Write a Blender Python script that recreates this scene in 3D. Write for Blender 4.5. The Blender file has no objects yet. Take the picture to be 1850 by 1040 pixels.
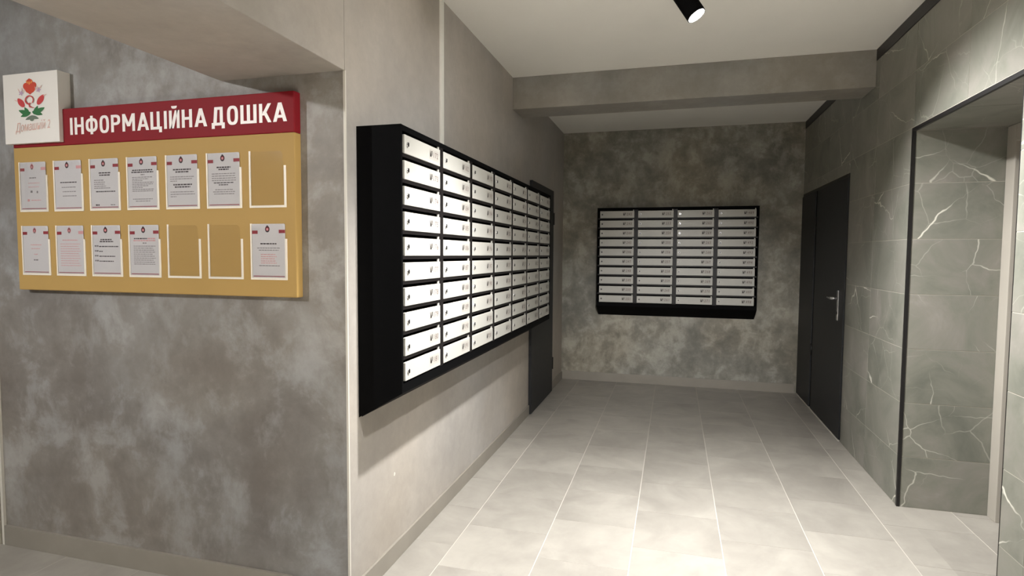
import bpy, bmesh, math, random
from mathutils import Matrix, Vector
random.seed(7)
D = bpy.data
SC = bpy.context.scene
COL = SC.collection
PI = math.pi

# ------------------------------------------------------------------ camera
cam = D.cameras.new('camera'); cam_o = D.objects.new('camera', cam); COL.objects.link(cam_o)
cam.sensor_fit = 'HORIZONTAL'; cam.sensor_width = 36.0; cam.lens = 20.502
cam.clip_start = .01
def cam_matrix(yaw, pitch, roll, loc):
    M = Matrix.Rotation(yaw, 3, 'Z') @ Matrix.Rotation(-pitch, 3, 'X') @ Matrix.Rotation(roll, 3, 'Y')
    r, f, u = M.col[0], M.col[1], M.col[2]
    m = Matrix(((r[0], u[0], -f[0], loc[0]), (r[1], u[1], -f[1], loc[1]), (r[2], u[2], -f[2], loc[2]), (0, 0, 0, 1)))
    return m
cam_o.matrix_world = cam_matrix(.27074, .05805, -.00605, (0, 0, 1.40))
SC.camera = cam_o

# ------------------------------------------------------------------ world / exposure
w = D.worlds.new('world'); SC.world = w; w.use_nodes = True
w.node_tree.nodes['Background'].inputs[0].default_value = (.8, .78, .74, 1)
w.node_tree.nodes['Background'].inputs[1].default_value = 0.05
SC.view_settings.view_transform = 'Standard'; SC.view_settings.look = 'None'
SC.view_settings.gamma = 1; SC.view_settings.use_curve_mapping = False
SC.view_settings.exposure = 2.58
LAMP = (1.0, .995, .99)
# ceiling spots: (x, y, aim direction, watts, cone degrees, label)
SPOTS = [
 (.075, 3.02, (.52, -.10, -.85), 85, 108, 'black cylinder spotlight on the ceiling in front of the beam'),
 (-.10, 2.10, (-.25, .24, -.94), 88, 86, 'black cylinder spotlight on the ceiling aimed at the long mailbox cabinet'),
 (.55, 1.70, (-.58, .45, -.68), 22, 112, 'black cylinder spotlight on the ceiling to the right of the camera'),
 (.20, -.55, (.02, -.05, -.99), 540, 100, 'added fill spotlight on the ceiling, unseen just behind the camera'),  # added unseen fill lamp; its floor bounce lifts ceiling and upper walls
 (.15, .35, (-.01, .93, -.36), 105, 34, 'black cylinder spotlight on the ceiling aimed along the corridor at the end wall'),
 (-5.0, -.30, (.35, .35, -.87), 20, 110, 'black cylinder spotlight on the ceiling at the far left of the lobby'),
 (-3.5, -.90, (.46, .76, -.46), 40, 82, 'black cylinder spotlight on the ceiling facing the notice board'),
]

# ------------------------------------------------------------------ dimensions
XL, XR = -1.204, 1.234
YB, YF = 1.9766, 6.443
ZC = 2.731
BM0, BM1, BMZ = 4.329, 4.618, 2.493
NY0, NY1, NX, NZ = 2.625, 3.664, 1.687, 2.079
SOF0, SOFZ = -1.759, 2.082
XFAR, YREAR = -6.2, -2.2

# ------------------------------------------------------------------ materials
def s2l(c):
    return tuple(((v/255)/12.92 if v/255 <= .04045 else ((v/255+.055)/1.055)**2.4) for v in c)
def newmat(name):
    m = D.materials.new(name); m.use_nodes = True
    return m, m.node_tree.nodes, m.node_tree.links, m.node_tree.nodes['Principled BSDF']
def plain(name, rgb, rough=.5, metal=0, spec=.5, emit=None, estr=0):
    m, n, l, b = newmat(name)
    b.inputs['Base Color'].default_value = (*s2l(rgb), 1)
    b.inputs['Roughness'].default_value = rough; b.inputs['Metallic'].default_value = metal
    b.inputs['Specular IOR Level'].default_value = spec
    if emit:
        b.inputs['Emission Color'].default_value = (*emit, 1); b.inputs['Emission Strength'].default_value = estr
    return m
def ramp(n, l, src, stops, interp='LINEAR'):
    r = n.new('ShaderNodeValToRGB'); r.color_ramp.interpolation = interp
    e = r.color_ramp.elements
    while len(e) < len(stops): e.new(.5)
    for el, (p, c) in zip(e, stops):
        el.position = p; el.color = (*c, 1) if len(c) == 3 else c
    l.new(src, r.inputs[0]); return r
def noise(n, l, vec, scale, detail=4, rough=.55, dist=0):
    t = n.new('ShaderNodeTexNoise'); t.inputs['Scale'].default_value = scale
    t.inputs['Detail'].default_value = detail; t.inputs['Roughness'].default_value = rough
    t.inputs['Distortion'].default_value = dist
    l.new(vec, t.inputs['Vector']); return t
def math_(n, l, op, a, b=None, c=None):
    m = n.new('ShaderNodeMath'); m.operation = op
    for i, v in enumerate((a, b, c)):
        if v is None: continue
        if isinstance(v, (int, float)): m.inputs[i].default_value = v
        else: l.new(v, m.inputs[i])
    return m.outputs[0]
def mixc(n, l, fac, a, b, mode='MIX'):
    m = n.new('ShaderNodeMix'); m.data_type = 'RGBA'; m.blend_type = mode
    if isinstance(fac, (int, float)): m.inputs[0].default_value = fac
    else: l.new(fac, m.inputs[0])
    for i, v in ((6, a), (7, b)):
        if isinstance(v, tuple): m.inputs[i].default_value = (*v, 1)
        else: l.new(v, m.inputs[i])
    return m.outputs[2]
def bump(n, l, b, h, strength, dist=.01):
    t = n.new('ShaderNodeBump'); t.inputs['Strength'].default_value = strength; t.inputs['Distance'].default_value = dist
    l.new(h, t.inputs['Height']); l.new(t.outputs[0], b.inputs['Normal'])

def plaster(name, dark, mid, light, scale=1.0, patch=.5, rough=.55, offs=(0, 0, 0)):
    m, n, l, b = newmat(name)
    g = n.new('ShaderNodeNewGeometry')
    mp = n.new('ShaderNodeMapping'); mp.inputs['Location'].default_value = offs
    l.new(g.outputs['Position'], mp.inputs['Vector']); v = mp.outputs[0]
    n1 = noise(n, l, v, 1.3*scale, 5, .6, .3)
    n2 = noise(n, l, v, 4.2*scale, 9, .66, .25)
    n3 = noise(n, l, v, 22*scale, 6, .7, .3)
    c1 = ramp(n, l, n1.outputs['Fac'], [(.32, s2l(dark)), (.5, s2l(mid)), (.70, s2l(light))])
    c2 = ramp(n, l, n2.outputs['Fac'], [(.36, s2l(dark)), (.52, s2l(mid)), (.62, s2l(light))])
    c = mixc(n, l, patch, c1.outputs[0], c2.outputs[0])
    st = n.new('ShaderNodeMapping'); st.inputs['Scale'].default_value = (1, 1, .65); st.inputs['Location'].default_value = (4, 4, 4)
    l.new(v, st.inputs['Vector'])
    n5 = noise(n, l, st.outputs[0], 2.3*scale, 12, .68, .15)
    pm = ramp(n, l, n5.outputs['Fac'], [(.52, (0, 0, 0)), (.63, (1, 1, 1))])
    c = mixc(n, l, math_(n, l, 'MULTIPLY', pm.outputs[0], patch), c, s2l(light))
    dm = ramp(n, l, n5.outputs['Fac'], [(.36, (1, 1, 1)), (.45, (0, 0, 0))])
    c = mixc(n, l, math_(n, l, 'MULTIPLY', dm.outputs[0], patch*.7), c, s2l(dark))
    n4 = noise(n, l, v, .8*scale, 2)
    tint = ramp(n, l, n4.outputs['Fac'], [(.38, (.93, .97, 1.05)), (.62, (1.06, 1.0, .93))])
    c = mixc(n, l, .55, c, tint.outputs[0], 'MULTIPLY')
    fine = ramp(n, l, n3.outputs['Fac'], [(.3, (.88, .88, .88)), (.7, (1.08, 1.08, 1.08))])
    c = mixc(n, l, .5, c, fine.outputs[0], 'MULTIPLY')
    l.new(c, b.inputs['Base Color'])
    rr = n.new('ShaderNodeMapRange'); rr.inputs[3].default_value = rough-.12; rr.inputs[4].default_value = rough+.15
    l.new(n2.outputs['Fac'], rr.inputs[0]); l.new(rr.outputs[0], b.inputs['Roughness'])
    b.inputs['Specular IOR Level'].default_value = .4
    bump(n, l, b, n2.outputs['Fac'], .12, .01)
    return m

def floor_tile_mat():
    m, n, l, b = newmat('beige_grey_floor_tile')
    g = n.new('ShaderNodeNewGeometry'); oi = n.new('ShaderNodeObjectInfo')
    add = n.new('ShaderNodeVectorMath'); add.operation = 'MULTIPLY_ADD'
    comb = n.new('ShaderNodeCombineXYZ')
    for i in range(3): l.new(oi.outputs['Random'], comb.inputs[i])
    add.inputs[1].default_value = (37, 23, 51)
    l.new(comb.outputs[0], add.inputs[0]); l.new(g.outputs['Position'], add.inputs[2]); v = add.outputs[0]
    n1 = noise(n, l, v, 2.6, 5, .6, .8); n2 = noise(n, l, v, 11, 6, .65)
    c1 = ramp(n, l, n1.outputs['Fac'], [(.3, s2l((142, 137, 129))), (.7, s2l((163, 158, 149)))])
    f = ramp(n, l, n2.outputs['Fac'], [(.3, (.92, .92, .92)), (.7, (1.06, 1.06, 1.06))])
    c = mixc(n, l, .6, c1.outputs[0], f.outputs[0], 'MULTIPLY')
    hv = ramp(n, l, oi.outputs['Random'], [(0, (.93, .93, .93)), (1, (1.03, 1.03, 1.03))])
    c = mixc(n, l, 1, c, hv.outputs[0], 'MULTIPLY')
    l.new(c, b.inputs['Base Color']); b.inputs['Roughness'].default_value = .42
    b.inputs['Specular IOR Level'].default_value = .45
    bump(n, l, b, n2.outputs['Fac'], .03, .004)
    return m

def marble_mat():
    m, n, l, b = newmat('grey_green_marble_tile')
    g = n.new('ShaderNodeNewGeometry'); oi = n.new('ShaderNodeObjectInfo')
    comb = n.new('ShaderNodeCombineXYZ')
    for i in range(3): l.new(oi.outputs['Random'], comb.inputs[i])
    add = n.new('ShaderNodeVectorMath'); add.operation = 'MULTIPLY_ADD'
    add.inputs[1].default_value = (41, 67, 29)
    l.new(comb.outputs[0], add.inputs[0]); l.new(g.outputs['Position'], add.inputs[2]); v = add.outputs[0]
    n1 = noise(n, l, v, 2.6, 8, .62, .8)
    base = ramp(n, l, n1.outputs['Fac'], [(.28, s2l((104, 106, 97))), (.47, s2l((126, 126, 116))), (.60, s2l((136, 133, 125))), (.75, s2l((152, 147, 140)))])
    d1 = noise(n, l, v, 2.4, 4, .6)
    def warp(amount):
        sub = n.new('ShaderNodeVectorMath'); sub.operation = 'SUBTRACT'; sub.inputs[1].default_value = (.5, .5, .5)
        l.new(d1.outputs['Color'], sub.inputs[0])
        ma = n.new('ShaderNodeVectorMath'); ma.operation = 'MULTIPLY_ADD'; ma.inputs[1].default_value = (amount,)*3
        l.new(sub.outputs[0], ma.inputs[0]); l.new(v, ma.inputs[2]); return ma.outputs[0]
    def veins(scale, width, amount, m_scale, lo, hi):
        vo = n.new('ShaderNodeTexVoronoi'); vo.feature = 'DISTANCE_TO_EDGE'; vo.inputs['Scale'].default_value = scale
        l.new(warp(amount), vo.inputs['Vector'])
        mk = noise(n, l, v, m_scale, 2)
        mr = n.new('ShaderNodeMapRange'); mr.inputs[1].default_value = lo; mr.inputs[2].default_value = hi
        l.new(mk.outputs['Fac'], mr.inputs[0])
        wd = math_(n, l, 'MULTIPLY', mr.outputs[0], width)
        wd = math_(n, l, 'ADD', wd, .0004)
        q = math_(n, l, 'DIVIDE', vo.outputs['Distance'], wd)
        q = math_(n, l, 'SUBTRACT', 1.0, q); q = math_(n, l, 'MAXIMUM', q, 0)
        q = math_(n, l, 'POWER', q, .7)
        return math_(n, l, 'MULTIPLY', q, mr.outputs[0])
    va = veins(1.9, .0095, .17, 1.9, .42, .64)
    vb = veins(3.9, .012, .15, 2.2, .42, .64)
    c = mixc(n, l, math_(n, l, 'MULTIPLY', vb, .45), base.outputs[0], s2l((190, 188, 176)))
    c = mixc(n, l, math_(n, l, 'MULTIPLY', va, .95), c, s2l((232, 229, 216)))
    l.new(c, b.inputs['Base Color']); b.inputs['Roughness'].default_value = .38
    b.inputs['Specular IOR Level'].default_value = .45
    return m

def painted(name, rgb, rough=.45, var=.06, scale=9, spec=.5):
    m, n, l, b = newmat(name)
    g = n.new('ShaderNodeNewGeometry'); t = noise(n, l, g.outputs['Position'], scale, 4)
    c = ramp(n, l, t.outputs['Fac'], [(.3, tuple(v*(1-var) for v in s2l(rgb))), (.7, tuple(v*(1+var) for v in s2l(rgb)))])
    l.new(c.outputs[0], b.inputs['Base Color']); b.inputs['Roughness'].default_value = rough
    b.inputs['Specular IOR Level'].default_value = spec
    return m

M_BOARDWALL = plaster('cool_grey_plaster', (108, 102, 96), (131, 127, 122), (164, 164, 163), 1.0, .55, .5, (3, 1, 2))
M_LEFT = plaster('warm_grey_plaster', (154, 148, 140), (166, 160, 152), (178, 172, 164), .9, .35, .55, (9, 4, 1))
M_BACK = plaster('mottled_grey_plaster', (104, 101, 91), (136, 132, 120), (172, 168, 155), 1.6, .62, .5, (1, 7, 5))
M_BEAM = plaster('beam_grey_plaster', (128, 124, 117), (142, 138, 131), (156, 152, 145), 1.2, .5, .55, (5, 2, 8))
M_CEIL = painted('white_ceiling_paint', (234, 231, 224), .8, .015, 3)
M_FLOOR = floor_tile_mat()
M_GROUT = plain('light_grout', (184, 178, 168), .8)
M_MARBLE = marble_mat()
M_TGROUT = plain('pale_wall_grout', (176, 171, 160), .8)
M_BASE = painted('grey_skirting_tile', (140, 134, 124), .45, .06, 6)
M_BLACK = painted('black_powder_coat', (8, 8, 9), .65, .1, 40, .05)
M_BLACKTRIM = plain('black_metal_profile', (20, 18, 18), .45)
M_DOORB = painted('black_door_paint', (38, 39, 41), .5, .08, 5, .3)
M_RAIL = plain('dark_brown_steel', (22, 19, 19), .45, 0, .3)
M_WHITE = painted('white_door_enamel', (180, 178, 171), .45, .015, 20)
M_CHROME = plain('chrome', (205, 205, 208), .22, 1)
M_KEY = plain('dark_keyhole', (40, 38, 36), .5)
M_STICK = plain('number_sticker', (172, 168, 161), .5)
M_NUMB = plain('number_sign_ink', (42, 36, 34), .6)
M_NUMR = plain('number_ink', (84, 58, 52), .6)
M_TRUNK = plain('white_plastic_trunking', (222, 220, 212), .45)
M_BEAD = plain('white_corner_bead', (205, 200, 190), .5)
M_OCHRE = painted('ochre_board_panel', (176, 144, 86), .6, .02, 4, .2)
M_RED = painted('burgundy_board_panel', (128, 20, 30), .6, .02, 4, .2)
M_LETTER = plain('white_vinyl_lettering', (238, 230, 226), .4)
M_BOX = plain('white_box_panel', (226, 222, 216), .45)
M_PAPER = plain('white_paper', (198, 195, 196), .6)
M_POCKET = plain('white_pocket_edge', (240, 232, 218), .4)
M_INK = plain('grey_print', (120, 114, 116), .7)
M_INKD = plain('dark_print', (64, 56, 60), .7)
M_INKP = plain('pink_print', (206, 150, 152), .7)
M_PRED = plain('burgundy_print', (140, 26, 40), .6)
M_EMB_RED = plain('emblem_orange_red', (196, 62, 36), .5)
M_EMB_BUD = plain('emblem_crimson', (190, 52, 54), .5)
M_EMB_GRN = plain('emblem_green', (30, 104, 52), .5)
M_EMB_GRY = plain('emblem_grey_green', (98, 112, 96), .5)
M_EMB_LIL = plain('emblem_lilac', (190, 160, 186), .5)
M_EMB_ORG = plain('emblem_orange', (222, 140, 66), .5)
M_SALMON = plain('salmon_script', (216, 178, 166), .5)
M_BEIGE = painted('beige_steel_casing', (168, 162, 152), .4, .02, 5)
M_STEEL = plain('brushed_lift_steel', (150, 148, 144), .35, .8)
M_LENS = plain('lamp_lens', (255, 250, 240), .3, emit=(1, .93, .82), estr=14)
def clear_mat():
    m, n, l, b = newmat('clear_acrylic')
    n.remove(b)
    tr = n.new('ShaderNodeBsdfTransparent'); gl = n.new('ShaderNodeBsdfGlossy'); gl.inputs['Roughness'].default_value = .06
    lw = n.new('ShaderNodeLayerWeight'); lw.inputs[0].default_value = .5
    fr = math_(n, l, 'MULTIPLY_ADD', math_(n, l, 'POWER', lw.outputs['Facing'], 4.0), .5, .04)
    mx = n.new('ShaderNodeMixShader'); l.new(fr, mx.inputs[0]); l.new(tr.outputs[0], mx.inputs[1]); l.new(gl.outputs[0], mx.inputs[2])
    l.new(mx.outputs[0], n['Material Output'].inputs[0])
    return m
M_CLEAR = clear_mat()

# ------------------------------------------------------------------ helpers
def abox(bm, lo, hi, mat=0):
    vs = [bm.verts.new((x, y, z)) for x in (lo[0], hi[0]) for y in (lo[1], hi[1]) for z in (lo[2], hi[2])]
    fs = []
    for q in ((0, 1, 3, 2), (4, 6, 7, 5), (0, 4, 5, 1), (2, 3, 7, 6), (0, 2, 6, 4), (1, 5, 7, 3)):
        f = bm.faces.new([vs[i] for i in q]); f.material_index = mat; fs.append(f)
    return fs
def aprism(bm, pts, axis, a, b, mat=0):
    """extrude 2-D polygon along axis (0,1,2) from a to b"""
    def P(p, t):
        c = list(p); c.insert(axis, t); return c
    A = [bm.verts.new(P(p, a)) for p in pts]; B = [bm.verts.new(P(p, b)) for p in pts]
    n = len(pts); fs = [bm.faces.new(A), bm.faces.new(B[::-1])]
    for i in range(n): fs.append(bm.faces.new((A[i], B[i], B[(i+1) % n], A[(i+1) % n])))
    for f in fs: f.material_index = mat
def acyl(bm, p0, p1, r0, r1=None, seg=24, mat=0):
    r1 = r0 if r1 is None else r1
    p0, p1 = Vector(p0), Vector(p1); d = (p1-p0).normalized()
    a = d.orthogonal().normalized(); b = d.cross(a)
    A = [bm.verts.new(p0+(a*math.cos(t)+b*math.sin(t))*r0) for t in [2*PI*i/seg for i in range(seg)]]
    B = [bm.verts.new(p1+(a*math.cos(t)+b*math.sin(t))*r1) for t in [2*PI*i/seg for i in range(seg)]]
    fs = [bm.faces.new(A[::-1]), bm.faces.new(B)]
    for i in range(seg):
        f = bm.faces.new((A[i], A[(i+1) % seg], B[(i+1) % seg], B[i])); f.smooth = True; fs.append(f)
    for f in fs: f.material_index = mat
def mesh(name, bm, mats, bevel=0):
    if bevel:
        bmesh.ops.bevel(bm, geom=bm.edges[:], offset=bevel, segments=2, profile=.6, affect='EDGES')
    bmesh.ops.recalc_face_normals(bm, faces=bm.faces[:])
    me = D.meshes.new(name); bm.to_mesh(me); bm.free()
    for m in (mats if isinstance(mats, (list, tuple)) else [mats]): me.materials.append(m)
    return me
def link(name, me, parent=None, loc=(0, 0, 0)):
    o = D.objects.new(name, me); COL.objects.link(o); o.location = loc
    if parent: o.parent = parent
    return o
def obj(name, bm, mats, parent=None, loc=(0, 0, 0), bevel=0):
    return link(name, mesh(name, bm, mats, bevel), parent, loc)
def boxobj(name, lo, hi, mat, parent=None, bevel=0):
    """box with its origin at its own centre"""
    c = [(a+b)/2 for a, b in zip(lo, hi)]
    bm = bmesh.new(); abox(bm, [a-k for a, k in zip(lo, c)], [a-k for a, k in zip(hi, c)])
    return obj(name, bm, mat, parent, c, bevel)
def struct(o): o['kind'] = 'structure'; return o
def tag(o, label, cat, group=None):
    o['label'] = label; o['category'] = cat
    if group: o['group'] = group
    return o
def empty(name, loc, rz=0):
    o = D.objects.new(name, None); COL.objects.link(o); o.location = loc; o.rotation_euler = (0, 0, rz)
    o.empty_display_size = .1
    return o
GLYPH = {}
def text_mesh(body, offset=0, shear=0, extrude=0, res=4):
    cu = D.curves.new('text', 'FONT'); cu.body = body; cu.offset = offset; cu.shear = shear; cu.extrude = extrude; cu.resolution_u = res
    o = D.objects.new('text', cu); COL.objects.link(o)
    dg = bpy.context.evaluated_depsgraph_get()
    me = D.meshes.new_from_object(o.evaluated_get(dg))
    D.objects.remove(o); D.curves.remove(cu)
    return me
def add_text(bm, body, x0, x1, z0, cap, y, mat=0, offset=0, shear=0, depth=.0006):
    """flat lettering on a plane facing -Y: spans x0..x1, baseline z0, cap height cap"""
    V, F = glyphs(body, offset, shear)
    ch = max(v[1] for v in glyphs('H', offset, 0)[0])
    xs = [v[0] for v in V]; a, b = min(xs), max(xs)
    sx = (x1-x0)/(b-a); sz = cap/ch
    for k, p in enumerate(F):
        f = bm.faces.new([bm.verts.new((x0+(V[i][0]-a)*sx, y-k*2e-6, z0+V[i][1]*sz)) for i in p]); f.material_index = mat
def glyphs(body, offset, shear):
    k = (body, offset, shear)
    if k not in GLYPH:
        if body.isdigit() and len(body) > 1:                   # numbers are set from single digits
            V, F, x = [], [], 0
            for ch in body:
                v, f = glyphs(ch, offset, shear); n0 = len(V)
                V += [(p[0]+x, p[1]) for p in v]; F += [tuple(i+n0 for i in q) for q in f]; x += .66
            GLYPH[k] = (V, F)
        else:
            me = text_mesh(body, offset, shear, res=6 if offset > .01 else 3)
            GLYPH[k] = ([(v.co.x, v.co.y) for v in me.vertices], [tuple(p.vertices) for p in me.polygons])
            D.meshes.remove(me)
    return GLYPH[k]
for ch_ in '0123456789': glyphs(ch_, 0, .12)
for b_, o_, s_ in (('H', 0, 0), ('H', .008, 0), ('\u2116', .008, 0), ('Домашній 2', 0, .25)): glyphs(b_, o_, s_)

# ================================================================== SETTING
# ---- floor slab and tiles
fl = struct(boxobj('floor', (XFAR, YREAR, -.12), (NX+.15, YF+.1, -.0007), M_GROUT))
def add_part(name, lo, hi, mat, parent, bevel=0):
    o = boxobj(name, lo, hi, mat, parent, bevel)
    o.location = Vector(o.location)-Vector(parent.location)
    return o
TS = .4155; G = .0045
def rects_clip(r, zones):
    out = []
    for z in zones:
        a, b, c, d = max(r[0], z[0]), min(r[1], z[1]), max(r[2], z[2]), min(r[3], z[3])
        if b-a > .012 and d-c > .012: out.append((a, b, c, d))
    return out
zones = [(XL, XR, YB, YF), (XL, XR, YREAR, YB), (XFAR, XL, YREAR, YB), (XR, NX, NY0, NY1)]
ft_cache = {}
def floor_tile(r):
    a, b, c, d = r
    key = (round(b-a, 4), round(d-c, 4))
    if key not in ft_cache:
        bm = bmesh.new(); hx, hy = (b-a)/2, (d-c)/2
        abox(bm, (-hx, -hy, -.006), (hx, hy, 0))
        ft_cache[key] = mesh('floor_tile', bm, M_FLOOR)
    o = link('floor_tile', ft_cache[key], fl)
    o.location = Vector(((a+b)/2, (c+d)/2, 0))-fl.location
    o.rotation_euler = (0, 0, 0)
i0 = math.floor((XFAR-(-.582))/TS)-1
merged = [(XL, XR, YREAR, YF), (XFAR, XL, YREAR, YB)]
for i in range(i0, 8):
    x0 = -.582+i*TS
    off = 2.975 if i % 2 == 0 else 3.20
    j0 = math.floor((YREAR-off)/.415)-1
    for j in range(j0, 10):
        y0 = off+j*.415
        r = (x0+G/2, x0+TS-G/2, y0+.0009, y0+.415-.0009)
        # whole tile where it lies inside the union, else the clipped pieces
        inside = (r[1] <= XR and r[0] >= XL and r[3] <= YF and r[2] >= YREAR) or (r[1] <= XR and r[0] >= XFAR and r[3] <= YB and r[2] >= YREAR)
        for q in ([r] if inside else rects_clip(r, zones)): floor_tile(q)

# ---- ceiling
ceil = struct(boxobj('ceiling', (XFAR, YREAR, ZC), (NX+.15, YF+.1, ZC+.15), M_CEIL))

# ---- walls left (mitred at the outer corner)
bm = bmesh.new()
aprism(bm, [(XL, YB), (XL, YF), (XL-.2, YF), (XL-.2, YB+.2)], 2, 0, ZC)
wl = struct(obj('wall_left', bm, M_LEFT))
bm = bmesh.new()
aprism(bm, [(XFAR, YB), (XL, YB), (XL-.2, YB+.2), (XFAR, YB+.2)], 2, 0, ZC)
wf = struct(obj('wall_front', bm, M_BOARDWALL))
wb = struct(boxobj('wall_back', (XL-.2, YF, 0), (XR+.25, YF+.15, ZC), M_BACK))
struct(boxobj('wall_rear', (XFAR, YREAR-.15, 0), (NX+.15, YREAR, ZC), M_LEFT))
struct(boxobj('wall_far_left', (XFAR-.15, YREAR, 0), (XFAR, YB+.2, ZC), M_LEFT))
# ---- beams
struct(boxobj('ceiling_beam', (XL, BM0, BMZ), (XR, BM1, ZC), M_BEAM, bevel=.004))
struct(boxobj('ceiling_beam', (SOF0, YREAR, SOFZ), (XL, YB, ZC), M_LEFT, bevel=.003))

# ---- right wall: core plus marble tiles
TK = .010
bm = bmesh.new()
abox(bm, (XR+.0012, YREAR, 0), (NX+.15, NY0-.0012, ZC))
abox(bm, (XR+.0012, NY1+.0012, 0), (NX+.15, YF, ZC))
abox(bm, (XR+.0012, NY0-.0012, NZ+.0012), (NX+.15, NY1+.0012, ZC))
abox(bm, (NX+.02, NY0-TK, 0), (NX+.15, NY1+TK, NZ+TK))
wr = struct(obj('wall_right', bm, M_TGROUT))
tile_cache = {}
def wall_tile(lo, hi):
    c = Vector([(a+b)/2 for a, b in zip(lo, hi)]); s = tuple(round((b-a)/2, 4) for a, b in zip(lo, hi))
    if min(s) <= .003: return
    if s not in tile_cache:
        bm = bmesh.new(); abox(bm, tuple(-v for v in s), s)
        tile_cache[s] = mesh('wall_tile', bm, M_MARBLE, .0006)
    o = link('wall_tile', tile_cache[s], wr, c)
GT = .0016
TRIM_Z = ZC-.072
rows = [(0.0, .287)]
z = .287
while z < TRIM_Z: rows.append((z, min(z+.302, TRIM_Z))); z += .302
def face_tiles(spans, plane):
    """spans: list of (u0,u1,z0,z1) free rectangles; plane(u0,u1,z0,z1)->lo,hi"""
    for (z0, z1) in rows:
        k = math.floor((YREAR-NY1)/.604)
        while NY1+k*.604 < YF:
            u0 = NY1+k*.604; u1 = u0+.604; k += 1
            for q in rects_clip((u0+GT, u1-GT, z0+GT, z1-GT), spans): wall_tile(*plane(*q))
DY0, DY1, DZ = 4.835, YF-.004, 2.012
face_tiles([(YREAR, NY0, 0, TRIM_Z), (NY0, NY1, NZ, TRIM_Z), (NY1, DY0, 0, TRIM_Z), (DY0, YF, DZ+.004, TRIM_Z)],
           lambda a, b, c, d: ((XR, a, c), (XR+TK, b, d)))
for (z0, z1) in rows:                                    # jambs of the lift niche
    z1 = min(z1, NZ)
    if z1-z0 > .02:
        wall_tile((XR+.012, NY1, z0+GT), (NX+.018, NY1+TK, z1-GT))
        wall_tile((XR+.012, NY0-TK, z0+GT), (NX+.018, NY0, z1-GT))
for k in range(2):                                       # soffit of the niche
    a = NY0+k*(NY1-NY0)/2
    wall_tile((XR+.012, a+GT, NZ), (NX+.018, a+(NY1-NY0)/2-GT, NZ+TK))
# black profiles
def trim(name, boxes, mat):
    bm = bmesh.new()
    for lo, hi in boxes: abox(bm, lo, hi)
    return struct(obj(name, bm, mat))
trim('trim_1', [((XR-.004, YREAR, TRIM_Z), (XR+TK, BM0, ZC-.0005)), ((XR-.004, BM1, TRIM_Z), (XR+TK, YF, ZC-.0005))], M_BLACKTRIM)
trim('trim_2', [((XR-.003, NY1-.003, 0), (XR+.012, NY1+.016, NZ+.016)), ((XR-.003, NY0-.014, NZ-.003), (XR+.012, NY1-.003, NZ+.016)),
                ((XR-.001, NY0-.003, 0), (XR+.012, NY0+.001, NZ-.003))], M_BLACKTRIM)
# black sheet behind the leaves: shade of the door gap put in as colour
trim('door_gap_shade', [((XR+.0005, DY0, 0), (XR+.0011, YF, DZ))], M_BLACK)
# corner beads
trim('trim_3', [((XL-.006, YB-.0025, .085), (XL+.0025, YB+.005, SOFZ))], M_BEAD)
# casing beside the notice-board wall
trim('trim_4', [((-3.066, YB-.012, 0), (-3.052, YB, SOFZ+.05)), ((-3.10, YB-.02, 0), (-3.078, YB, SOFZ+.05))], M_BEAD)

# ---- skirting
def skirting(name, lo, hi):
    return struct(boxobj(name, lo, hi, M_BASE, bevel=.0015))
SK = .085
LD0, LD1, LDZ = 4.885, 5.800, 2.032
skirting('baseboard_left', (XL, YB-.012, 0), (XL+.012, LD0-.004, SK))
skirting('baseboard_left', (XL, LD1+.03, 0), (XL+.012, YF-.012, SK))
skirting('baseboard_front', (XFAR, YB-.012, 0), (-3.102, YB, SK+.01))
skirting('baseboard_front', (-3.050, YB-.012, 0), (XL, YB, SK+.01))
skirting('baseboard_back', (XL, YF-.012, 0), (XR-.03, YF, SK+.01))

# ---- door in the left wall (black, beyond the cabinet)
d1 = struct(boxobj('door_1', (XL+.001, LD0, .006), (XL+.026, LD1, LDZ), M_DOORB, bevel=.002))
for z in (1.756, .29):
    bm = bmesh.new(); acyl(bm, (0, 0, -.06), (0, 0, .06), .013, seg=12); abox(bm, (-.012, -.03, -.055), (-.004, .0, .055))
    obj('hinge', bm, M_BLACKTRIM, d1, Vector((XL+.02, LD1+.012, z))-d1.location)
bm = bmesh.new(); abox(bm, (-.0125, -.030, -1.013), (.004, -.002, 1.013)); 
# ---- door in the right wall: wide and narrow leaf
d2 = struct(empty('door_2', (XR+.005, 5.6, 0)))
def dpart(name, lo, hi, mat, bevel=.0015, parent=d2, base=Vector((XR+.005, 5.6, 0))):
    o = boxobj(name, lo, hi, mat, None, bevel); o.parent = parent; o.location = o.location-base; return o
leaf = dpart('door_leaf', (XR-.010, DY0+.012, .014), (XR+.008, 5.800, DZ-.030), M_DOORB)
leaf2 = dpart('side_leaf', (XR-.010, 5.870, .010), (XR+.008, DY1, DZ-.030), M_DOORB)
dpart('door_frame', (XR+.0, DY0, 0), (XR+.0085, DY0+.009, DZ), M_BLACKTRIM)
dpart('door_frame', (XR-.002, DY0+.009, DZ-.026), (XR+.0085, DY1, DZ), M_BLACKTRIM)
dpart('threshold', (XR-.012, DY0+.012, 0), (XR+.008, DY1, .008), M_BEAD, .001)
for z in (.55, 1.70):
    bm = bmesh.new(); acyl(bm, (0, 0, -.05), (0, 0, .05), .011, seg=12)
    o = obj('hinge', bm, M_BLACKTRIM, d2, Vector((XR-.010, 5.835, z))-Vector((XR+.005, 5.6, 0)))
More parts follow.
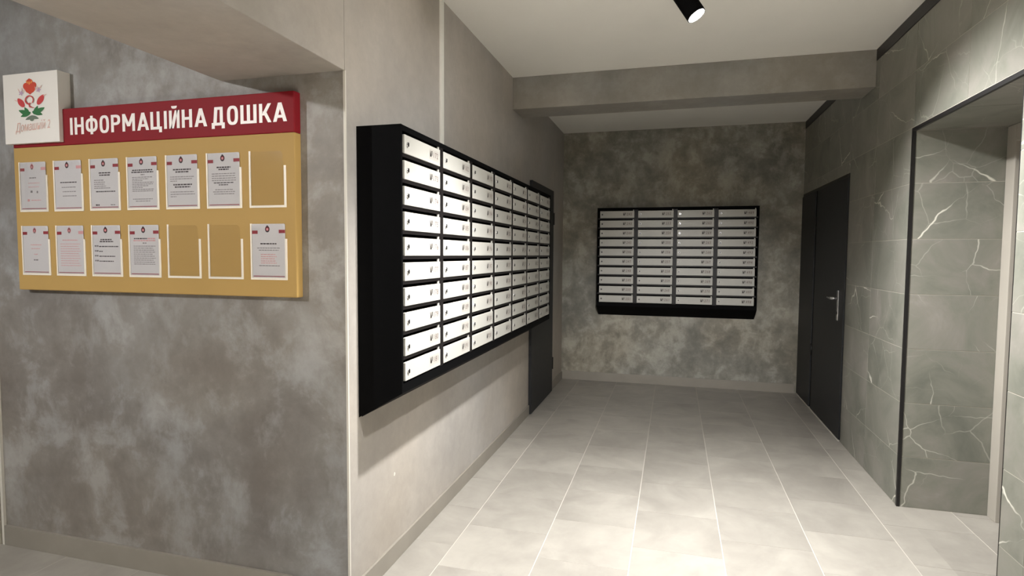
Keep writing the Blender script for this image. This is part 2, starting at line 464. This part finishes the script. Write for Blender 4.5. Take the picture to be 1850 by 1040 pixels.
# handle on long plate
hx, hy = XR-.010, 4.985
bm = bmesh.new(); abox(bm, (-.008, -.020, -.115), (0, .020, .115))
hp = obj('handle_plate', bm, M_CHROME, d2, Vector((hx, hy, 1.020))-Vector((XR+.005, 5.6, 0)), .003)
bm = bmesh.new()
acyl(bm, (-.004, 0, .055), (-.055, 0, .055), .010, seg=14); acyl(bm, (-.050, -.004, .055), (-.050, .115, .055), .009, .008, seg=14)
obj('lever', bm, M_CHROME, hp)
bm = bmesh.new(); acyl(bm, (-.004, 0, -.055), (-.014, 0, -.055), .012, seg=14)
obj('key_cylinder', bm, M_KEY, hp)

# ---- lift doorway at the back of the niche
d3 = struct(empty('door_3', (NX, (NY0+NY1)/2, 0)))
B3 = Vector((NX, (NY0+NY1)/2, 0))
for (lo, hi) in (((NX-.025, NY1-.085, 0), (NX+.015, NY1-.001, NZ-.002)), ((NX-.025, NY0+.001, 0), (NX+.015, NY0+.085, NZ-.002)),
                 ((NX-.025, NY0+.085, NZ-.09), (NX+.015, NY1-.085, NZ-.002))):
    dpart('casing', lo, hi, M_BEIGE, .003, d3, B3)
ym = (NY0+NY1)/2
dpart('lift_leaf', (NX+.004, NY0+.086, .004), (NX+.018, ym-.001, NZ-.091), M_STEEL, .001, d3, B3)
dpart('lift_leaf', (NX+.004, ym+.001, .004), (NX+.018, NY1-.086, NZ-.091), M_STEEL, .001, d3, B3)

# ================================================================== MAILBOX CABINETS
ROW_TOP = [1.859-.0989*k for k in range(10)]
DH, DWID, PITCH = .0725, .3555, .3965
CAB_TOP, CAB_FB, CAB_BB, CAB_D = 1.893, .853, .743, .191
# shared meshes, modelled for a viewer who looks along +Y (front faces -Y)
bm = bmesh.new()
abox(bm, (0, 0, 0), (DWID, .012, DH))
bmesh.ops.bevel(bm, geom=bm.edges[:], offset=.0018, segments=2, profile=.6, affect='EDGES')
abox(bm, (DWID-.014, .004, DH-.003), (DWID-.003, .010, DH+.0125))       # raised flange beside the slot
ME_DOOR = mesh('mailbox_door', bm, M_WHITE)
bm = bmesh.new()
acyl(bm, (0, .001, 0), (0, -.005, 0), .0095, .0085, seg=18, mat=0)
acyl(bm, (0, -.0048, 0), (0, -.0056, 0), .0062, seg=14, mat=1)
abox(bm, (-.0022, -.0075, -.0075), (.0022, -.0054, .0075), 1)
ME_LOCK = mesh('lock', bm, [M_CHROME, M_KEY])

def cabinet(loc, rz, cols, numbers, label):
    W = cols*PITCH+.016
    root = empty('mailbox_cabinet', loc, rz); tag(root, label, 'mailboxes', 'mailbox cabinets on the corridor walls')
    d = CAB_D
    for x in (0, W-.012):                                    # side panels
        bm = bmesh.new(); aprism(bm, [(0, CAB_BB), (0, CAB_TOP), (-d, CAB_TOP), (-d, CAB_FB)], 0, x, x+.012)
        obj('side_panel', bm, M_BLACK, root, bevel=.001)
    bm = bmesh.new(); abox(bm, (.012, -d+.002, CAB_TOP-.022), (W-.012, 0, CAB_TOP)); obj('top_panel', bm, M_BLACK, root)
    bm = bmesh.new(); abox(bm, (.012, -.006, CAB_BB+.01), (W-.012, 0, CAB_TOP-.022)); obj('back_panel', bm, M_BLACK, root)
    bm = bmesh.new(); aprism(bm, [(-.006, CAB_BB), (-.006, CAB_BB+.012), (-d, ROW_TOP[-1]-DH-.006), (-d, CAB_FB)], 0, .012, W-.012)
    obj('sloped_bottom', bm, M_BLACK, root)
    for c in range(1, cols):
        bm = bmesh.new(); xc = .008+c*PITCH
        abox(bm, (-.0195, -d+.001, 0), (.0195, -d+.020, 0+CAB_TOP-.022-(ROW_TOP[-1]-DH-.006)))
        abox(bm, (-.004, -d+.020, .012), (.004, -.006, CAB_TOP-.022-(ROW_TOP[-1]-DH-.006)))
        obj('divider', bm, M_RAIL, root, (xc, 0, ROW_TOP[-1]-DH-.006))
    for k in range(9):
        bm = bmesh.new(); z1 = ROW_TOP[k]-DH; z0 = ROW_TOP[k+1]+.0125
        abox(bm, (.012, -d+.003, z0), (W-.012, -d+.006, z1+.001)); abox(bm, (.012, -d+.006, z1-.003), (W-.012, -.006, z1))
        obj('rail', bm, M_RAIL, root)
    for c in range(cols):
        for k in range(10):
            x0 = .008+c*PITCH+(PITCH-DWID)/2
            dr = link('mailbox_door', ME_DOOR, root, (x0, -d-.001, ROW_TOP[k]-DH))
            link('lock', ME_LOCK, dr, (.024, 0, DH*.50))
            bm = bmesh.new(); nx = DWID-.118
            vs = [bm.verts.new(p) for p in ((nx, -.0004, .016), (nx+.098, -.0004, .016), (nx+.098, -.0004, .060), (nx, -.0004, .060))]
            bm.faces.new(vs)
            add_text(bm, '\u2116', nx+.006, nx+.032, .027, .024, -.0008, 1, .008)
            add_text(bm, str(numbers[c][k]), nx+.043, nx+.092, .027, .023, -.0008, 2, 0, .12)
            obj('number_sticker', bm, [M_STICK, M_NUMB, M_NUMR], dr)
    return root
cabinet((XL, 2.055, 0), PI/2, 7, [[172+10*c+k for k in range(10)] for c in range(7)],
        'long black cabinet of seventy white mailboxes along the left wall')
cabinet((-.797, YF, 0), 0, 4, [[242+k for k in range(10)], [252+k for k in range(10)], [262+k for k in range(10)], [489+k for k in range(10)]],
        'small black cabinet of forty white mailboxes on the end wall')

# ================================================================== INFORMATION BOARD
BX0, BX1, BZ0, BZ1, BZH = -2.847, -1.397, 1.227, 2.012, 1.857
BY = 1.938
ib = empty('information_board', ((BX0+BX1)/2, YB, BZ0))
tag(ib, 'ochre notice board with burgundy lettered header and white logo box', 'notice board')
IB = Vector(ib.location)
def ipart(name, lo, hi, mats, bevel=.0012, parent=ib, base=IB):
    o = boxobj(name, lo, hi, mats, None, bevel); o.parent = parent; o.location = o.location-base; return o
ipart('board_panel', (BX0, BY, BZ0), (BX1, YB, BZH), M_OCHRE, .004)
hd = ipart('header_panel', (BX0, BY, BZH), (BX1, YB, BZ1), M_RED, .004)
HB = Vector(hd.location)+IB
def flat(name, bm, mats, parent, base):
    """print built in world coordinates, re-based on its parent"""
    for v in bm.verts: v.co -= base
    me = D.meshes.new(name); bm.to_mesh(me); bm.free()
    for m in mats: me.materials.append(m)
    return link(name, me, parent)
bm = bmesh.new()
SW = .165                                                       # stroke width, cap height = 1
def seg(a, b, wd=SW):
    a, b = Vector(a), Vector(b); d = (b-a).normalized(); nn = Vector((-d.y, d.x))*wd/2
    return [a+nn, b+nn, b-nn, a-nn]
def vbar(x, z0=0, z1=1): return [Vector(p) for p in ((x, z0), (x+SW, z0), (x+SW, z1), (x, z1))]
def hbar(z, x0, x1): return [Vector(p) for p in ((x0, z), (x1, z), (x1, z+SW*.92), (x0, z+SW*.92))]
def slant(x0, x1, z0=0, z1=1): return [Vector(p) for p in ((x0, z0), (x0+SW*1.08, z0), (x1+SW*1.08, z1), (x1, z1))]
def ring(x0, x1, z0, z1, t0=0, t1=2*PI, n=40):
    out = []; cx, cz, rx, rz = (x0+x1)/2, (z0+z1)/2, (x1-x0)/2, (z1-z0)/2
    def P(t, k):
        c_, s_ = math.cos(t), math.sin(t); e = .72
        return Vector((cx+math.copysign(abs(c_)**e, c_)*(rx-k), cz+math.copysign(abs(s_)**e, s_)*(rz-k*.95)))
    for i in range(n):
        a, b = t0+(t1-t0)*i/n, t0+(t1-t0)*(i+1)/n
        out.append([P(a, 0), P(b, 0), P(b, SW), P(a, SW)])
    return out
def letter(ch):
    if ch == 'І': return SW, [vbar(0)]
    if ch == 'Н': return .58, [vbar(0), vbar(.58-SW), hbar(.43, SW, .58-SW)]
    if ch == 'О': return .58, ring(0, .58, -.015, 1.015)
    if ch == 'Ф': return .74, ring(0, .74, .10, .90)+[vbar(.37-SW/2, -.04, 1.04)]
    if ch == 'Р': return .56, [vbar(0)]+ring(-.10, .56, .40, 1.0, -PI/2, PI/2)+[hbar(1-SW*.92, SW, .26), hbar(.40, SW, .26)]
    if ch == 'М': return .76, [vbar(0), vbar(.76-SW), slant(.38-SW*.54, .0, .28, 1), slant(.38-SW*.54, .76-SW*1.08, .28, 1)]
    if ch == 'А': return .70, [slant(0, .35-SW*.54), slant(.70-SW*1.08, .35-SW*.54), hbar(.20, .14, .56)]
    if ch == 'Ц': return .66, [vbar(0), vbar(.54-SW), hbar(0, SW, .66), vbar(.66-SW, -.17, 0)]
    if ch == 'Й': return .60, [vbar(0), vbar(.60-SW), slant(SW*.5, .60-SW*1.58)]+ring(.14, .46, 1.09, 1.40, PI, 2*PI, 16)
    if ch == 'Д': return .70, [hbar(0, 0, .70), vbar(0, -.17, .02), vbar(.70-SW, -.17, .02), slant(.09, .16, .1, 1), vbar(.61-SW, .1, 1), hbar(1-SW*.92, .2, .5)]
    if ch == 'Ш': return .84, [vbar(0), vbar(.42-SW/2), vbar(.84-SW), hbar(0, SW, .84-SW)]
    if ch == 'К': return .62, [vbar(0), slant(.12, .62-SW*1.08, .38, 1), slant(.62-SW*1.04, .18, 0, .58)]
def word(txt, x0, x1, z0, cap, y):
    x, items = 0, []
    for ch in txt:
        wd, polys = letter(ch); items.append((x, polys)); x += wd+(.085 if ch in 'АК' else .125)
    x -= .10; k = (x1-x0)/x
    for ox, polys in items:
        for n_, p in enumerate(polys):                          # overlapping strokes at slightly different depths
            yy = y-(.0001 if len(polys) > 8 and n_ < 40 else .0002+.00012*(n_ % 8))
            bm.faces.new([bm.verts.new((x0+(ox+q.x)*k, yy, z0+q.y*cap)) for q in p])
word('ІНФОРМАЦІЙНА', -2.510, -1.798, 1.899, .0715, BY-.0008)
word('ДОШКА', -1.775, -1.430, 1.899, .0715, BY-.0008)
flat('header_lettering', bm, [M_LETTER], hd, HB)
LX0, LX1, LZ0, LZ1, LY = -2.868, -2.551, 1.871, 2.172, 1.921
lb = ipart('logo_box', (LX0, LY, LZ0), (LX1, YB, LZ1), M_BOX, .0015)
LB = Vector(lb.location)+IB
U = .000452; UX = .00060
def EP(cx, cy): return (-2.708+(cx-290)*UX, 2.147-(cy-220)*U)
LAY = [0]
def blob(bm, cx, cy, rx, ry, ang=0, mat=0, tip=0, n=28):
    """petal in emblem units; tip > 0 draws the far end to a point"""
    LAY[0] += 1; y = LY-.0006-.00003*LAY[0]
    X, Z = EP(cx, cy); vs = []
    for i in range(n):
        t = 2*PI*i/n; px, pz = math.cos(t)*rx, math.sin(t)*ry
        if tip: px *= (1-tip*max(0, math.sin(t))**1.5)
        ca, sa = math.cos(ang), math.sin(ang)
        vs.append(bm.verts.new((X+(px*ca-pz*sa)*UX, y, Z+(px*sa+pz*ca)*U)))
    f = bm.faces.new(vs); f.material_index = mat
bm = bmesh.new()
for (x, y, rx, ry, a) in ((290, 318, 50, 42, 0), (252, 292, 30, 34, .3), (322, 290, 30, 34, -.3), (287, 268, 34, 44, 0)): blob(bm, x, y, rx, ry, a, 0)
blob(bm, 288, 342, 30, 30, PI, 0, .8)
blob(bm, 284, 246, 30, 26, 0, 0, .6)
for (x, y, a) in ((262, 252, .6), (284, 262, 0), (306, 254, -.6)): blob(bm, x, y, 7, 18, a, 1, .5)
flat('emblem_bloom', bm, [M_EMB_RED, M_EMB_ORG], lb, LB)
bm = bmesh.new()
blob(bm, 196, 442, 27, 52, .62, 0, .35)
flat('emblem_bud', bm, [M_EMB_BUD], lb, LB)
bm = bmesh.new(); blob(bm, 388, 428, 27, 54, -.62, 0, .35)
flat('emblem_bud', bm, [M_EMB_BUD], lb, LB)
bm = bmesh.new()
for (x, y, rx, ry, a) in ((222, 536, 22, 56, 1.15), (238, 558, 20, 52, 1.9), (250, 526, 18, 44, .5)): blob(bm, x, y, rx, ry, a, 0, .6)
for (x, y, rx, ry, a) in ((372, 528, 22, 56, -1.15), (352, 552, 20, 52, -1.9), (338, 522, 18, 44, -.5)): blob(bm, x, y, rx, ry, a, 0, .6)
for (x, y, rx, ry, a) in ((276, 592, 16, 44, 1.9), (322, 590, 16, 44, -1.9), (298, 604, 22, 20, 0)): blob(bm, x, y, rx, ry, a, 1, .5)
flat('emblem_leaves', bm, [M_EMB_GRN, M_EMB_GRY], lb, LB)
bm = bmesh.new()
for (x, y) in ((202, 352), (372, 336)):
    for k in range(5): blob(bm, x+13*math.cos(k*1.257), y+13*math.sin(k*1.257), 6, 12, -k*1.257+PI/2, 0)
for (x, y, a) in ((180, 322, .5), (212, 318, .1), (232, 330, -.2), (362, 312, .1), (396, 308, -.5), (432, 388, -1.2), (150, 420, 1.1), (344, 318, .2)): blob(bm, x, y, 4, 20, a, 1, .7)
flat('emblem_sprigs', bm, [M_EMB_LIL, M_SALMON], lb, LB)['kind'] = 'stuff'
bm = bmesh.new()
def arc(cx, cy, r, t0, t1, w0, w1, n=24, y=LY-.0035):
    prev = None
    for i in range(n+1):
        t = t0+(t1-t0)*i/n; ww = w0+(w1-w0)*i/n
        a = EP(cx+math.cos(t)*(r+ww), cy-math.sin(t)*(r+ww)); b = EP(cx+math.cos(t)*(r-ww), cy-math.sin(t)*(r-ww))
        va, vb = bm.verts.new((a[0], y, a[1])), bm.verts.new((b[0], y, b[1]))
        if prev: bm.faces.new((prev[0], va, vb, prev[1]))
        prev = (va, vb)
arc(284, 424, 38, -.9, 4.6, 4, 7); arc(302, 474, 22, 1.9, 4.4, 5, 4); arc(318, 470, 28, 3.6, 5.0, 4, 2)
flat('emblem_monogram', bm, [M_EMB_BUD], lb, LB)
bm = bmesh.new()
add_text(bm, 'Домашній 2', -2.803, -2.600, 1.921, .036, LY-.0008, 0, .0, .25)
for v in bm.verts: v.co.z += (v.co.x+2.797)*.05
flat('logo_script', bm, [M_SALMON], lb, LB)

# pockets and notices
PW, PH = .166, .2185
def pocket_pos(c, r): return (-2.816+c*.2022, 1.574 if r == 0 else 1.294)
bm = bmesh.new()
FT = .0035
bw = .0085
abox(bm, (0, -FT, 0), (PW, 0, bw)); abox(bm, (0, -FT, bw), (bw*.8, 0, PH)); abox(bm, (PW-bw, -FT, bw), (PW, 0, PH*.73))
ME_POCKET = mesh('pocket', bm, M_POCKET)
bm = bmesh.new()
vs = [(.004, .003), (PW-.003, .003), (PW-.003, PH*.72), (PW-.012, PH*.79), (PW-.012, PH*.93), (PW-.022, PH-.004), (.004, PH-.004)]
aprism(bm, vs, 1, -FT-.0012, -FT-.0002)
ME_PANE = mesh('pane', bm, M_CLEAR)
bm = bmesh.new()                                             # bowed pane of the first pocket
N = 14; A = []
for i in range(N+1):
    t = i/N; x = .004+(PW-.007)*t; y = -FT-.0006-.006*math.sin(PI*t)
    A.append((bm.verts.new((x, y, .003)), bm.verts.new((x, y, PH-.004))))
for i in range(N):
    f = bm.faces.new((A[i][0], A[i+1][0], A[i+1][1], A[i][1])); f.smooth = True
bmesh.ops.solidify(bm, geom=bm.faces[:], thickness=.0006)
ME_PANE_BOWED = mesh('pane', bm, M_CLEAR)
for r in range(2):
    for c in range(7):
        x, z = pocket_pos(c, r)
        p = link('pocket', ME_POCKET, ib, Vector((x, BY, z))-IB)
        link('pane', ME_PANE_BOWED if (c == 0 and r == 0) else ME_PANE, p)

# each notice: list of print lines (z fraction from top, x0, x1, height, ink)  ink 0 grey 1 dark 2 pink
NOT = {
 (0, 0): ([(.33, .35, .62, .010, 0), (.44, .3, .75, .006, 2), (.52, .3, .72, .006, 2), (.62, .38, .46, .022, 0), (.63, .62, .7, .022, 0), (.80, .25, .34, .022, 2), (.80, .40, .78, .008, 2)],
          'pale notice with pink print in the bowed pocket, leftmost of the upper row', 'faded'),
 (1, 0): ([(.45, .2, .82, .010, 1), (.55, .25, .80, .007, 0), (.64, .28, .78, .007, 0), (.73, .28, .80, .007, 0)],
          'white notice with four centred lines, second from left in the upper row', ''),
 (2, 0): ([(.285, .3, .72, .011, 1), (.33, .32, .70, .011, 1), (.43, .12, .48, .007, 0), (.47, .12, .52, .007, 0), (.51, .12, .50, .007, 0), (.55, .12, .55, .007, 0), (.59, .12, .70, .007, 0), (.66, .18, .88, .010, 1), (.93, .16, .30, .014, 1), (.93, .70, .86, .008, 0)],
          'white notice with blank lower half, third from left in the upper row', ''),
 (3, 0): ([(.26, .15, .85, .011, 1), (.30, .12, .88, .011, 1), (.35, .44, .58, .008, 0)]+[(.40+.034*k, .14, (.86, .7, .5, .88)[k % 4], .006, 0) for k in range(9)]+[(.83, .15, .85, .006, 0), (.87, .25, .75, .006, 0)],
          'white notice with a dense text block, fourth from left in the upper row', ''),
 (4, 0): ([(.28, .2, .82, .012, 1), (.325, .28, .72, .012, 1)]+[(.42+.04*k, .1, (.9, .85, .35)[k], .006, 0) for k in range(3)]+[(.57, .2, .82, .012, 1), (.615, .25, .76, .012, 1)]+[(.71+.045*k, .1, (.88, .92, .3)[k], .006, 0) for k in range(3)],
          'white notice with two bold headings, fifth from left in the upper row', ''),
 (5, 0): ([(.27, .28, .72, .012, 1), (.31, .34, .66, .012, 1)]+[(.39+.042*k, .12, .88, .006, 0) for k in range(4)]+[(.56, .18, .80, .008, 1), (.60, .34, .64, .008, 1), (.69, .22, .80, .006, 0), (.73, .15, .85, .006, 0), (.77, .18, .82, .006, 0)],
          'white notice with centred paragraphs beside the empty pocket of the upper row', ''),
 (0, 1): ([(.40, .3, .72, .008, 2), (.48, .32, .68, .007, 2), (.60, .42, .56, .008, 2), (.72, .40, .58, .012, 0)],
          'faded pinkish notice, leftmost of the lower row', 'faded'),
 (1, 1): ([(.30, .2, .78, .009, 2)]+[(.38+.05*k, .12, (.88, .8, .84)[k % 3], .006, 2) for k in range(10)],
          'pale notice with faint pink text, second from left in the lower row', 'faded2'),
 (2, 1): ([(.29, .28, .70, .012, 1), (.33, .25, .74, .012, 1)]+[(.42+.1*k, .06, .20, .014, 0) for k in range(4)]+[(.43+.1*k, .22, (.92, .36, .80, .74)[k], .009, 1) for k in range(4)],
          'white notice with a list of four lines, third in the lower row', ''),
 (3, 1): ([(.27, .14, .60, .011, 1), (.27, .62, .88, .011, 2), (.31, .12, .88, .011, 2), (.36, .44, .6, .008, 0)]+[(.42+.04*k, .12, (.88, .8, .85)[k % 3], .006, 0) for k in range(10)],
          'white notice with red heading above grey text, fourth in the lower row', ''),
 (6, 1): ([(.37, .25, .74, .011, 1), (.45, .15, .86, .006, 0), (.49, .2, .80, .006, 0)]+[(.57+.04*k, .26, (.7, .74, .68)[k % 3], .007, 2) for k in range(5)]+[(.78, .2, .84, .006, 0)],
          'white notice with pink paragraph, alone at the right end of the lower row', ''),
}
PPW, PPH = PW-.016, PH-.010
for (c, r), (lines, label, style) in NOT.items():
    x, z = pocket_pos(c, r)
    sl = Vector((x+.0082, BY-.0022, z+.009))
    root = empty('paper_notice', sl); tag(root, label, 'notice', 'notices in the board pockets')
    bm = bmesh.new()
    pts = [(0, 0), (PPW, 0), (PPW, PPH*.985), (PPW-.004, PPH), (0, PPH)]
    aprism(bm, pts, 1, -.0004, .0004)
    obj('sheet', bm, M_PAPER, root)
    bm = bmesh.new()
    def q(x0, x1, z0, z1, mat):
        f = bm.faces.new([bm.verts.new(p) for p in ((x0, -.0007, z0), (x1, -.0007, z0), (x1, -.0007, z1), (x0, -.0007, z1))]); f.material_index = mat
    fad = style.startswith('faded')
    zt = PPH*.845
    q(.000, .026, zt-.0065, zt+.0065, 3); q(PPW-.028, PPW, zt-.004, zt+.009, 2 if style == 'faded2' or (c, r) in ((0, 0), (1, 0)) else 3)
    q(.004, PPW-.004, .0035, .0065, 3)
    rnd = random.Random(c*10+r)
    for (fz, a, b, hgt, ink) in lines:
        zz = PPH*(1-fz); xx = PPW*a; xe = PPW*b
        while xx < xe-.002:                                    # word-length dashes
            wl_ = min(rnd.uniform(.006, .016), xe-xx)
            q(xx, xx+wl_, zz-hgt*.22, zz+hgt*.22, ink); xx += wl_+.0022
    flat('print', bm, [M_INK, M_INKD, M_INKP, M_PRED], root, Vector((0, 0, 0)))
    bm = bmesh.new()
    ex, ez = PPW*.47, PPH*.90
    def disc(cx, cz, rx, rz, mat, y, n=14):
        f = bm.faces.new([bm.verts.new((ex+cx+math.cos(2*PI*i/n)*rx, y, ez+cz+math.sin(2*PI*i/n)*rz)) for i in range(n)]); f.material_index = mat
    disc(0, 0, .0105, .0125, 1 if not fad else 2, -.0007); disc(0, .001, .0075, .009, 3, -.0009); disc(0, .010, .0045, .005, 1 if not fad else 2, -.0009)
    disc(0, -.0005, .0042, .005, 2, -.0011)
    disc(0, -.009, .0055, .003, 1 if not fad else 0, -.0011)
    flat('printed_emblem', bm, [M_INK, M_INKD, M_INKP, M_PRED], root, Vector((0, 0, 0)))

# ================================================================== SMALL THINGS
# cable trunking above the long cabinet
tr = empty('cable_trunking', (XL, 2.91, CAB_TOP)); tag(tr, 'thin white vertical cable trunking running from cabinet top to ceiling', 'cable trunking')
bm = bmesh.new(); abox(bm, (0, -.017, 0), (.010, .017, ZC-CAB_TOP)); obj('channel', bm, M_TRUNK, tr, bevel=.001)
bm = bmesh.new(); abox(bm, (.010, -.0155, 0), (.013, .0155, ZC-CAB_TOP)); obj('cover', bm, M_TRUNK, tr, bevel=.001)
# paint chip on the left wall
bm = bmesh.new()
aprism(bm, [(-.008, -.006), (.002, -.009), (.009, -.001), (.004, .008), (-.006, .007)], 0, -.0002, .0006)
obj('paint_chip', bm, M_BEAD, wl, (XL, 2.36, .40))

# spotlights
for (x, y, aim, watts, cone, label) in SPOTS:
    a = Vector(aim).normalized()
    root = empty('ceiling_spotlight', (x, y, ZC)); tag(root, label, 'spotlight', 'black ceiling spotlights')
    lens_c = Vector((0, 0, -.171)); R0 = .046; L = .20
    top = lens_c-a*L
    if top.z > -.02: L = (lens_c.z+.02)/(a.z)*1.0; L = abs(L); top = lens_c-a*L
    bm = bmesh.new(); acyl(bm, lens_c+a*.006, top, R0, R0, 40)
    obj('lamp_body', bm, M_BLACK, root)
    bm = bmesh.new(); acyl(bm, lens_c+a*.0062, lens_c+a*.008, R0*.88, R0*.88, 40); obj('lens', bm, M_LENS, root)
    bm = bmesh.new(); acyl(bm, (top.x*.6, top.y*.6, 0), (top.x*.6, top.y*.6, -.012), .045, seg=32); obj('ceiling_plate', bm, M_BLACK, root)
    bm = bmesh.new(); acyl(bm, (top.x*.6, top.y*.6, -.010), lens_c-a*L*.6, .009, seg=12); obj('stem', bm, M_BLACK, root)
    li = D.lights.new('spot_light', 'SPOT'); li.energy = watts; li.color = LAMP
    li.spot_size = math.radians(cone); li.spot_blend = 1.0; li.shadow_soft_size = .04
    lo = D.objects.new('spot_light', li); COL.objects.link(lo); lo.parent = root
    lo.location = lens_c+a*.02
    lo.rotation_euler = a.to_track_quat('-Z', 'Y').to_euler()
